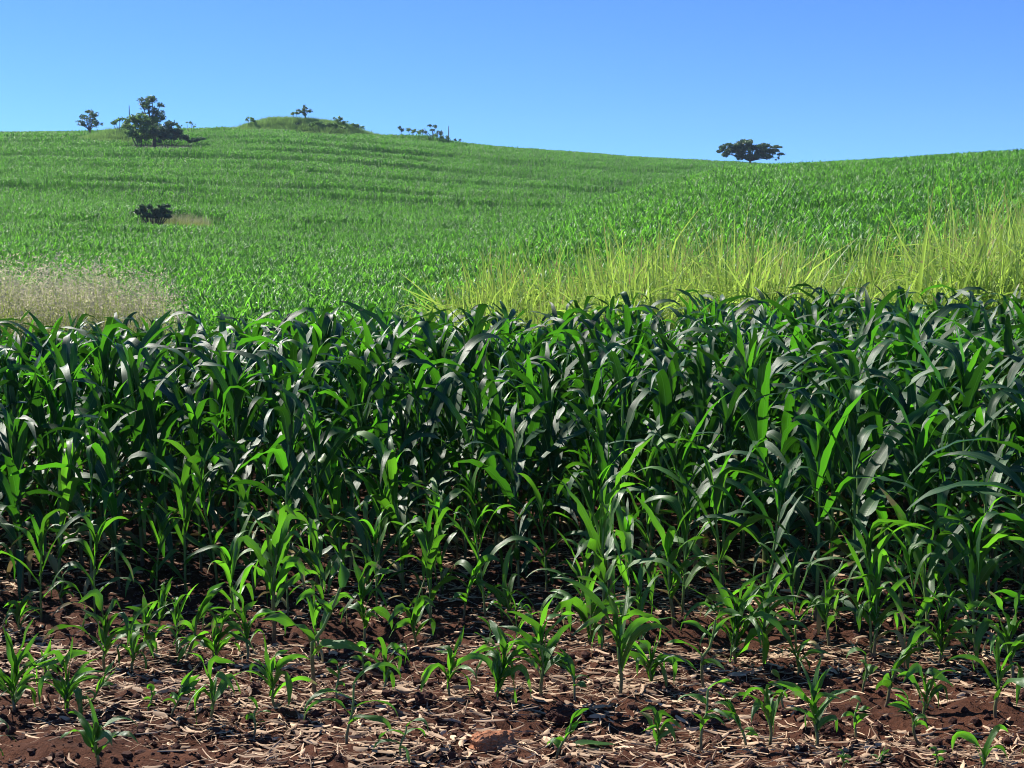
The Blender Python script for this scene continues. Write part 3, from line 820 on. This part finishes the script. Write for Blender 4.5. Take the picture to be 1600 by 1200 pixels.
def tree(name, label, cat, px, d, base_py, blobs, n, size, mat, trunk=True, group=None, seed=0, depth=.8):
    """blobs: clump centres in picture pixels (column, row, radius) - turned into metres at the tree's own distance"""
    s = d / F
    rg = np.random.default_rng(900 + seed)
    x = (px - 800) * s
    z = float(macro(np.array([x]), np.array([d]))[0]) - .1
    o = thing(name, label, cat, (x, d, z), 0, group)
    cen = []
    for b in blobs:
        r = b[2] * s * 1.02
        cen.append(((b[0] - px) * s, rg.uniform(-1, 1) * depth * r * 1.3, EYE + (HOR - b[1]) * s - z, r, b[3] if len(b) > 3 else .75))
    more = []
    for c in cen:
        for k in range(6):
            more.append((c[0] + rg.normal(0, c[3] * .5), c[1] + rg.normal(0, c[3] * .8), c[2] + rg.normal(0, c[3] * .4 * c[4]), c[3] * rg.uniform(.4, .85), c[4]))
    mb = MB(); leaf_cards(mb, more, n, size, rg)
    if trunk:
        tb = MB()
        zc = np.mean([c[2] for c in cen]); H = max(c[2] for c in cen)
        tb_r = .03 * H + .06
        t = np.linspace(0, 1, 7)
        fork = .45 * zc
        tube(tb, np.stack([.05 * H * np.sin(t * 3) * .5, 0 * t, fork * t], 1), tb_r * (1.25 - .45 * t), 8)
        top = np.array([.05 * H * math.sin(3) * .5, 0, fork])
        for c in cen:
            e = np.array(c[:3]); mid = (top + e) / 2 + np.array([rg.normal(0, .15), rg.normal(0, .15), .08 * H])
            q = np.array([(1 - u) ** 2 * top + 2 * u * (1 - u) * mid + u * u * e for u in np.linspace(0, 1, 7)])
            tube(tb, q, tb_r * .55 * (1 - .8 * np.linspace(0, 1, 7)), 6)
        link('trunk', tb.mesh('trunk', [M_BARK]), o)
    else:
        tb = MB()
        for c in cen:
            e = np.array(c[:3]); q = np.array([np.array([e[0] * .3, e[1] * .3, 0]) * (1 - u) + e * u for u in np.linspace(0, 1, 5)])
            tube(tb, q, np.linspace(.07, .02, 5), 5)
        link('stem', tb.mesh('stem', [M_BARK]), o)
    link('crown', mb.mesh('crown', [mat], False), o)
    return o

tree('tree', 'small airy tree standing alone at the far left end of the skyline', 'tree', 148, 268, 205,
     [(150, 178, 6), (141, 187, 6), (156, 184, 7), (135, 193, 6), (150, 194, 9), (160, 196, 6), (134, 199, 5)], 1300, .20, M_TREE, seed=1, group='trees on the skyline')
tree('tree', 'tallest dark tree rising out of the bushes on the left skyline', 'tree', 246, 238, 220,
     [(247, 160, 9), (234, 163, 9), (257, 167, 6), (231, 172, 7), (240, 170, 6), (253, 178, 9), (232, 182, 6), (258, 188, 8), (244, 188, 9)], 2600, .18, M_TREE, seed=2, group='trees on the skyline')
tree('bush', 'wide grey green bush spreading at the left foot of the tallest skyline tree', 'bush', 228, 235, 222,
     [(215, 192, 10), (205, 200, 8), (226, 190, 10), (238, 196, 12), (220, 206, 11), (235, 210, 10), (213, 211, 8), (226, 216, 10), (243, 214, 9)], 5200, .22, M_BUSH, False, 'bushes on the skyline', 3)
tree('bush', 'dark round bush at the right foot of the tallest skyline tree', 'bush', 270, 234, 224,
     [(258, 205, 10), (270, 196, 8), (277, 206, 9), (266, 213, 9), (284, 210, 7), (250, 211, 8), (290, 217, 6), (262, 219, 8), (280, 216, 8)], 4200, .20, M_TREE, False, 'bushes on the skyline', 4)
tree('bush', 'low dark leaf strip standing in for the shadow right of the skyline tree', 'bush', 303, 234, 226,
     [(297, 219, 5), (306, 221, 5, .5), (316, 221, 5, .4), (324, 220, 4, .4)], 1100, .2, M_TREE, False, 'bushes on the skyline', 5)  # flat dark leaf clumps added in place of the bushes' cast shadow
tree('bush', 'small dark bush on the grassy slope left of the tallest skyline tree', 'bush', 193, 250, 200,
     [(188, 193, 4), (196, 190, 5), (184, 195, 3)], 350, .2, M_BUSH, False, 'bushes on the skyline', 6)
tree('bush', 'thin shrub on the skyline just right of the tallest tree', 'bush', 285, 266, 203, [(283, 197, 4), (287, 201, 4)], 160, .18, M_BUSH, False, 'bushes on the skyline', 7)
tree('bush', 'wispy twin topped shrub midway between the tallest tree and the grassy knoll', 'bush', 305, 270, 203, [(298, 195, 2), (305, 196, 3), (308, 199, 3)], 120, .16, M_BUSH, False, 'bushes on the skyline', 8)
tree('bush', 'small rounded shrub on the left shoulder of the grassy knoll', 'bush', 396, 286, 198, [(392, 191, 3), (398, 189, 4), (401, 192, 3)], 220, .2, M_BUSH, False, 'bushes on the skyline', 9)
tree('tree', 'small dark tree on the very top of the grassy knoll', 'tree', 481, 288, 184, [(480, 173, 4), (487, 176, 4), (474, 177, 4), (483, 180, 5)], 520, .2, M_TREE, seed=10, group='trees on the skyline')
tree('bush', 'low bush beside the small tree on top of the grassy knoll', 'bush', 466, 288, 184, [(462, 181, 3.5), (468, 180, 3.5)], 260, .2, M_BUSH, False, 'bushes on the skyline', 11)
tree('bush', 'dark shrub high on the right slope of the grassy knoll', 'bush', 533, 287, 196, [(530, 190, 5), (536, 188, 4), (541, 194, 4)], 450, .2, M_BUSH, False, 'bushes on the skyline', 12)
tree('bush', 'small shrub lower on the right slope of the grassy knoll', 'bush', 562, 287, 206, [(556, 199, 4), (563, 201, 4), (570, 203, 3)], 350, .2, M_BUSH, False, 'bushes on the skyline', 13)
tree('bush', 'long low leaf band standing in for shade under the front of the grassy knoll', 'bush', 508, 281, 206, [(488, 199, 5, .5), (500, 197, 6, .5), (513, 198, 6, .5), (527, 200, 6, .5), (538, 202, 4, .5)], 1500, .2, M_BUSH, False, 'bushes on the skyline', 14)  # leaf clumps added to draw the dark shade line at the knoll's base
tree('bush', 'pointed dark shrub at the left end of the right hand skyline thicket', 'bush', 628, 286, 210, [(627, 203, 3), (630, 206, 3.5)], 220, .18, M_TREE, False, 'bushes on the skyline', 15)
tree('bush', 'low bush in the middle of the right hand skyline thicket', 'bush', 648, 286, 212, [(640, 207, 3.5), (648, 208, 4), (658, 209, 4)], 420, .18, M_BUSH, False, 'bushes on the skyline', 16)
tree('tree', 'small flat topped tree over the right hand skyline thicket', 'tree', 678, 284, 218, [(673, 200, 4, .35), (682, 201, 4, .4), (677, 206, 4, .5), (686, 211, 5), (665, 208, 4)], 520, .19, M_TREE, seed=17, group='trees on the skyline')
tree('bush', 'low shrub at the foot of the flat topped skyline tree', 'bush', 690, 282, 222, [(682, 215, 4), (692, 217, 4), (700, 219, 3)], 380, .18, M_BUSH, False, 'bushes on the skyline', 18)
tree('bush', 'tiny shrub right of the right hand skyline post', 'bush', 716, 280, 224, [(713, 221, 2.2), (720, 221, 2.2)], 120, .16, M_TREE, False, 'bushes on the skyline', 19)
tree('tree', 'broad spreading dark tree alone in the saddle between the hills', 'tree', 1168, 285, 262,
     [(1119, 239, 6, .5), (1126, 235, 6, .6), (1134, 230, 6, .6), (1130, 243, 6, .6), (1137, 238, 8, .7), (1146, 234, 9, .8), (1156, 231, 8, .8), (1182, 236, 9, .8), (1195, 235, 8, .7), (1166, 232, 8, .8), (1207, 238, 7, .6), (1141, 236, 9, .8), (1150, 229, 8, .5), (1163, 226, 8, .5), (1168, 222, 4, .5), (1160, 238, 11, .7), (1176, 233, 8, .6),
      (1190, 230, 6, .5), (1186, 240, 9, .6), (1204, 232, 6, .4), (1214, 231, 5, .35), (1198, 240, 7, .5), (1214, 243, 5, .35), (1172, 246, 11, .6), (1150, 246, 9, .6), (1195, 247, 8, .5), (1212, 249, 3)], 12000, .22, M_TREE, seed=20, group='trees on the skyline')
tree('bush', 'lone dark bush standing within the left corn field', 'bush', 243, 129, 340,
     [(222, 331, 5), (227, 323, 3.5), (231, 328, 5), (237, 325, 4), (241, 330, 5), (247, 332, 5), (252, 328, 4), (257, 324, 3.5), (260, 330, 5), (265, 323, 3.5), (267, 331, 4),
      (225, 338, 5), (233, 336, 5), (240, 338, 5), (248, 339, 5), (255, 337, 5), (262, 338, 5), (268, 338, 4)], 2600, .17, M_TREE, False, None, 21)
def post(px, d, top, label):
    s = d / F; x = (px - 800) * s
    z = float(macro(np.array([x]), np.array([d]))[0]) - .2
    zt = EYE + (HOR - top) * s
    mb = MB(); t = np.linspace(0, 1, 6)
    tube(mb, np.stack([.05 * t, 0 * t, (zt - z) * t], 1), np.array([.11, .10, .095, .09, .085, .06]), 8)
    o = link('wooden_post', mb.mesh('wooden_post', [M_POLE]), None, (x, d, z)); tag(o, label, 'post', 'posts on the skyline')
post(209.5, 266, 169, 'thin wooden post left of the tallest skyline tree')
post(702, 283, 200, 'thin wooden post right of the flat topped skyline tree')

# ------------------------------------------------------------------ ground sheet
def axis(segs):
    out = []
    for a, b, s in segs:
        out.append(np.arange(a, b, s))
    return np.unique(np.concatenate(out))
ys = axis([(-60, 3, 3), (3, 4.7, .25), (4.7, 9.6, .024), (9.6, 16, .2), (16, 60, 1), (60, 330, 2), (330, 620, 10), (620, 1500, 80)])
us = axis([(-1.2, -.44, .04), (-.44, .44, .0035), (.44, 1.21, .04)])
U, Y = np.meshgrid(us, ys)
X = U * np.maximum(np.abs(Y) * 1.0 + 0.0, 8.0) if False else U * np.maximum(Y, 9.0)
Z = ground(X, Y)
beyond = sstep(330, 700, Y)
Z = Z - beyond * 25
ny, nx = X.shape
V = np.stack([X, Y, Z], -1).reshape(-1, 3)
i = (np.arange(ny - 1)[:, None] * nx + np.arange(nx - 1)[None, :]).ravel()
mb = MB(); mb.add(V, np.stack([i, i + 1, i + nx + 1, i + nx], 1))
g = link('ground', mb.mesh('ground', [M_SOIL])); tag(g, 'dark red field soil rising into two gentle green hills', 'ground', None, 'structure')

# ------------------------------------------------------------------ straw, crumbs, clods
mb = MB(); rg = random.Random(77)
def straw_piece(x, y, L, W, lift, mi=0):
    n = 4
    a = rg.gauss(0, .7) if rg.random() < .7 else rg.uniform(0, 3.14)
    t = np.linspace(-.5, .5, n)
    bx = rg.gauss(0, .3)
    qx = x + L * (t * math.cos(a) - bx * t * t * math.sin(a)); qy = y + L * (t * math.sin(a) + bx * t * t * math.cos(a))
    tilt = rg.gauss(0, .13)
    z = ground(qx, qy); z = .35 * z + .65 * z.mean() + lift + tilt * L * t + rg.uniform(0, .16) * L * (t * t)
    if rg.random() < .5: z = np.maximum(z, ground(qx, qy) + .001)
    else: z = z - .006
    sx, sy = -math.sin(a), math.cos(a); ro = rg.gauss(0, .5)
    w = W * np.array([.7, 1, 1, .5])
    S = np.array([sx * math.cos(ro), sy * math.cos(ro), math.sin(ro)])
    P = np.stack([qx, qy, z], 1)
    Vv = np.concatenate([P - S * w[:, None] / 2, P + [0, 0, .25 * W] , P + S * w[:, None] / 2])
    k = np.arange(n - 1)
    f = np.concatenate([np.stack([k, k + 1, k + n + 1, k + n], 1), np.stack([k + n, k + n + 1, k + 2 * n + 1, k + 2 * n], 1)])
    mb.add(Vv, f, None, (min(1, max(0, rg.gauss(.45, .34))), 0))
for k in range(40000):
    y = rg.uniform(4.6, 10.0) if rg.random() < .8 else rg.uniform(4.6, 7.2)
    x = rg.uniform(-.61, .61) * max(y, 6)
    den = .5 + vnoise(np.array([x * 1.3]), np.array([y * 2.2]), 60)[0] + .35 * vnoise(np.array([x * .5]), np.array([y * 3.4]), 61)[0]
    if rg.random() > den * 2.3: continue
    q = rg.random()
    if q < .58: straw_piece(x, y, rg.uniform(.015, .10), rg.uniform(.0014, .0048), rg.uniform(.002, .016))
    elif q < .83: straw_piece(x, y, rg.uniform(.03, .15), rg.uniform(.004, .011), rg.uniform(.004, .022))
    else: straw_piece(x, y, rg.uniform(.03, .10), rg.uniform(.009, .024), rg.uniform(.004, .02))
o = link('straw', mb.mesh('straw', [M_STRAW])); tag(o, 'pale dry straw and maize residue strewn over the red soil', 'straw', None, 'stuff')

def lump_mesh(seed, s, sub, amp, freq, mat, flat=(1, 1, .7)):
    import bmesh
    from mathutils import noise, Vector
    bm = bmesh.new(); bmesh.ops.create_icosphere(bm, subdivisions=sub, radius=1)
    off = Vector((seed * 3.1, seed * 1.7, seed))
    for v in bm.verts:
        c = v.co.copy()
        n = noise.fractal(c * freq + off, 1.0, 2.1, 4) + .6 * noise.cell(c * freq * 1.6 + off)
        v.co = Vector((c.x * flat[0], c.y * flat[1], c.z * flat[2])) * s * (1 + amp * n)
        if v.co.z < -.35 * s: v.co.z = -.35 * s
    me = bpy.data.meshes.new('lump'); bm.to_mesh(me); bm.free(); me.materials.append(mat)
    return me
def clod(px, py, s, seed, mat, flat, label, amp=.22):
    x, d = at_ground(px, py)
    o = link('soil_clod', lump_mesh(seed, s, 5, amp, 1.6, mat, flat), None, (x, d, gz(x, d) + s * .3))
    tag(o, label, 'soil clod')
clod(771, 1172, .080, 3, M_CLOD, (1.08, .85, .72), 'bright orange clay clod lying on the straw at the bottom centre')
clod(662, 1098, .045, 8, M_DCLOD, (1.1, 1, .8), 'small dark soil clod behind and left of the orange one')
clod(880, 1120, .055, 12, M_DCLOD, (1.2, 1, .75), 'dark brown soil clod behind and right of the orange one')
clod(1290, 1150, .045, 15, M_DCLOD, (1.2, 1, .75), 'dark soil clod under the knotted seedling at lower right')

mb = MB()
ico_v = []
import bmesh as _bm
b = _bm.new(); _bm.ops.create_icosphere(b, subdivisions=1, radius=1)
iv = np.array([v.co[:] for v in b.verts]); b.verts.index_update(); fi = np.array([[v.index for v in f.verts] for f in b.faces]); b.free()
for k in range(9000):
    y = rg.uniform(4.6, 9.0); x = rg.uniform(-.41, .41) * max(y, 6)
    s = .004 + .022 * rg.random() ** 3
    sc = RNG.uniform(.6, 1.3, (len(iv), 1))
    mb.add(iv * sc * s * np.array([1, 1, .8]) + [x, y, gz(x, y) + s * .3], fi)
o = link('dirt', mb.mesh('dirt', [M_DCLOD], False)); tag(o, 'dark red soil crumbs scattered between the straw', 'soil crumbs', None, 'stuff')

def fallen():
    x, d = at_ground(925, 1172)
    m = MB(); r = random.Random(9)
    leaf(m, (-.09, 0, .015), 0.05, .19, .024, R(12), R(-10), 1, .3, .1, .3, .2, None, 10, 5, 0, r)
    o = link('fallen_leaf', m.mesh('fallen_leaf', [M_SEED]), None, (x, d, gz(x, d) + .01)); tag(o, 'single green corn leaf lying flat on the soil right of the orange clod', 'fallen leaf')
fallen()

# ------------------------------------------------------------------ the air
HAZE = 0.00016
def haze():
    x0, x1, y0, y1, z0, z1 = -700, 700, -80, 640, -40, 62
    m, nt, out = new_mat('air')
    pv = nt.nodes.new('ShaderNodeVolumePrincipled'); pv.inputs['Color'].default_value = (.62, .78, 1, 1)
    pv.inputs['Density'].default_value = HAZE
    nt.links.new(pv.outputs[0], out.inputs['Volume'])
    b = MB()
    v = [(x, y, z) for x in (x0, x1) for y in (y0, y1) for z in (z0, z1)]
    b.add(v, [[0, 1, 3, 2], [4, 6, 7, 5], [0, 4, 5, 1], [2, 3, 7, 6], [0, 2, 6, 4], [1, 5, 7, 3]])
    o = link('haze', b.mesh('haze', [m], False)); tag(o, 'thin bluish air over the fields', 'haze', None, 'stuff')
if HAZE: haze()

# ------------------------------------------------------------------ light, sky, camera
SUN_EL, SUN_AZ = R(42), math.atan2(-0.78, 0.62)      # azimuth from +Y towards +X
to_sun = (math.cos(SUN_EL) * math.sin(SUN_AZ), math.cos(SUN_EL) * math.cos(SUN_AZ), math.sin(SUN_EL))
from mathutils import Vector
ld = bpy.data.lights.new('sun', 'SUN'); ld.energy = 5.0; ld.angle = R(.5); ld.color = (1, .95, .86)
lo = bpy.data.objects.new('sun', ld); COL.objects.link(lo)
lo.rotation_euler = Vector(to_sun).to_track_quat('Z', 'Y').to_euler()
w = bpy.data.worlds.new('World'); SC.world = w; w.use_nodes = True
nt = w.node_tree; nt.nodes.clear()
sky = nt.nodes.new('ShaderNodeTexSky'); sky.sky_type = 'NISHITA'; sky.sun_disc = False
sky.sun_elevation = SUN_EL; sky.sun_rotation = SUN_AZ % (2 * math.pi)
sky.air_density = 0.6; sky.dust_density = 0.0; sky.ozone_density = 6.0; sky.altitude = 600
bg = nt.nodes.new('ShaderNodeBackground'); bg.inputs[1].default_value = .074
wo = nt.nodes.new('ShaderNodeOutputWorld')
tint = nt.nodes.new('ShaderNodeMix'); tint.data_type = 'RGBA'; tint.blend_type = 'MULTIPLY'
tint.inputs[0].default_value = 1; tint.inputs[7].default_value = (.69, .975, 1.30, 1)
nt.links.new(sky.outputs[0], tint.inputs[6]); nt.links.new(tint.outputs[2], bg.inputs[0]); nt.links.new(bg.outputs[0], wo.inputs[0])

cd = bpy.data.cameras.new('camera'); cam = bpy.data.objects.new('camera', cd); COL.objects.link(cam)
cd.sensor_width = 36; cd.lens = 36 * F / 1600; cd.clip_end = 3000; cd.clip_start = .1
cam.location = (0, 0, EYE)
cam.rotation_euler = (R(90) - math.atan2(200, F), 0, 0)
SC.camera = cam
SC.view_settings.view_transform = 'Standard'; SC.view_settings.look = 'None'
SC.view_settings.exposure = 1.0; SC.view_settings.gamma = 1
SC.render.engine = 'CYCLES'
SC.cycles.use_denoising = True
SC.cycles.max_bounces = 6; SC.cycles.filter_width = 1.0; SC.cycles.diffuse_bounces = 1; SC.cycles.glossy_bounces = 2; SC.cycles.transmission_bounces = 4
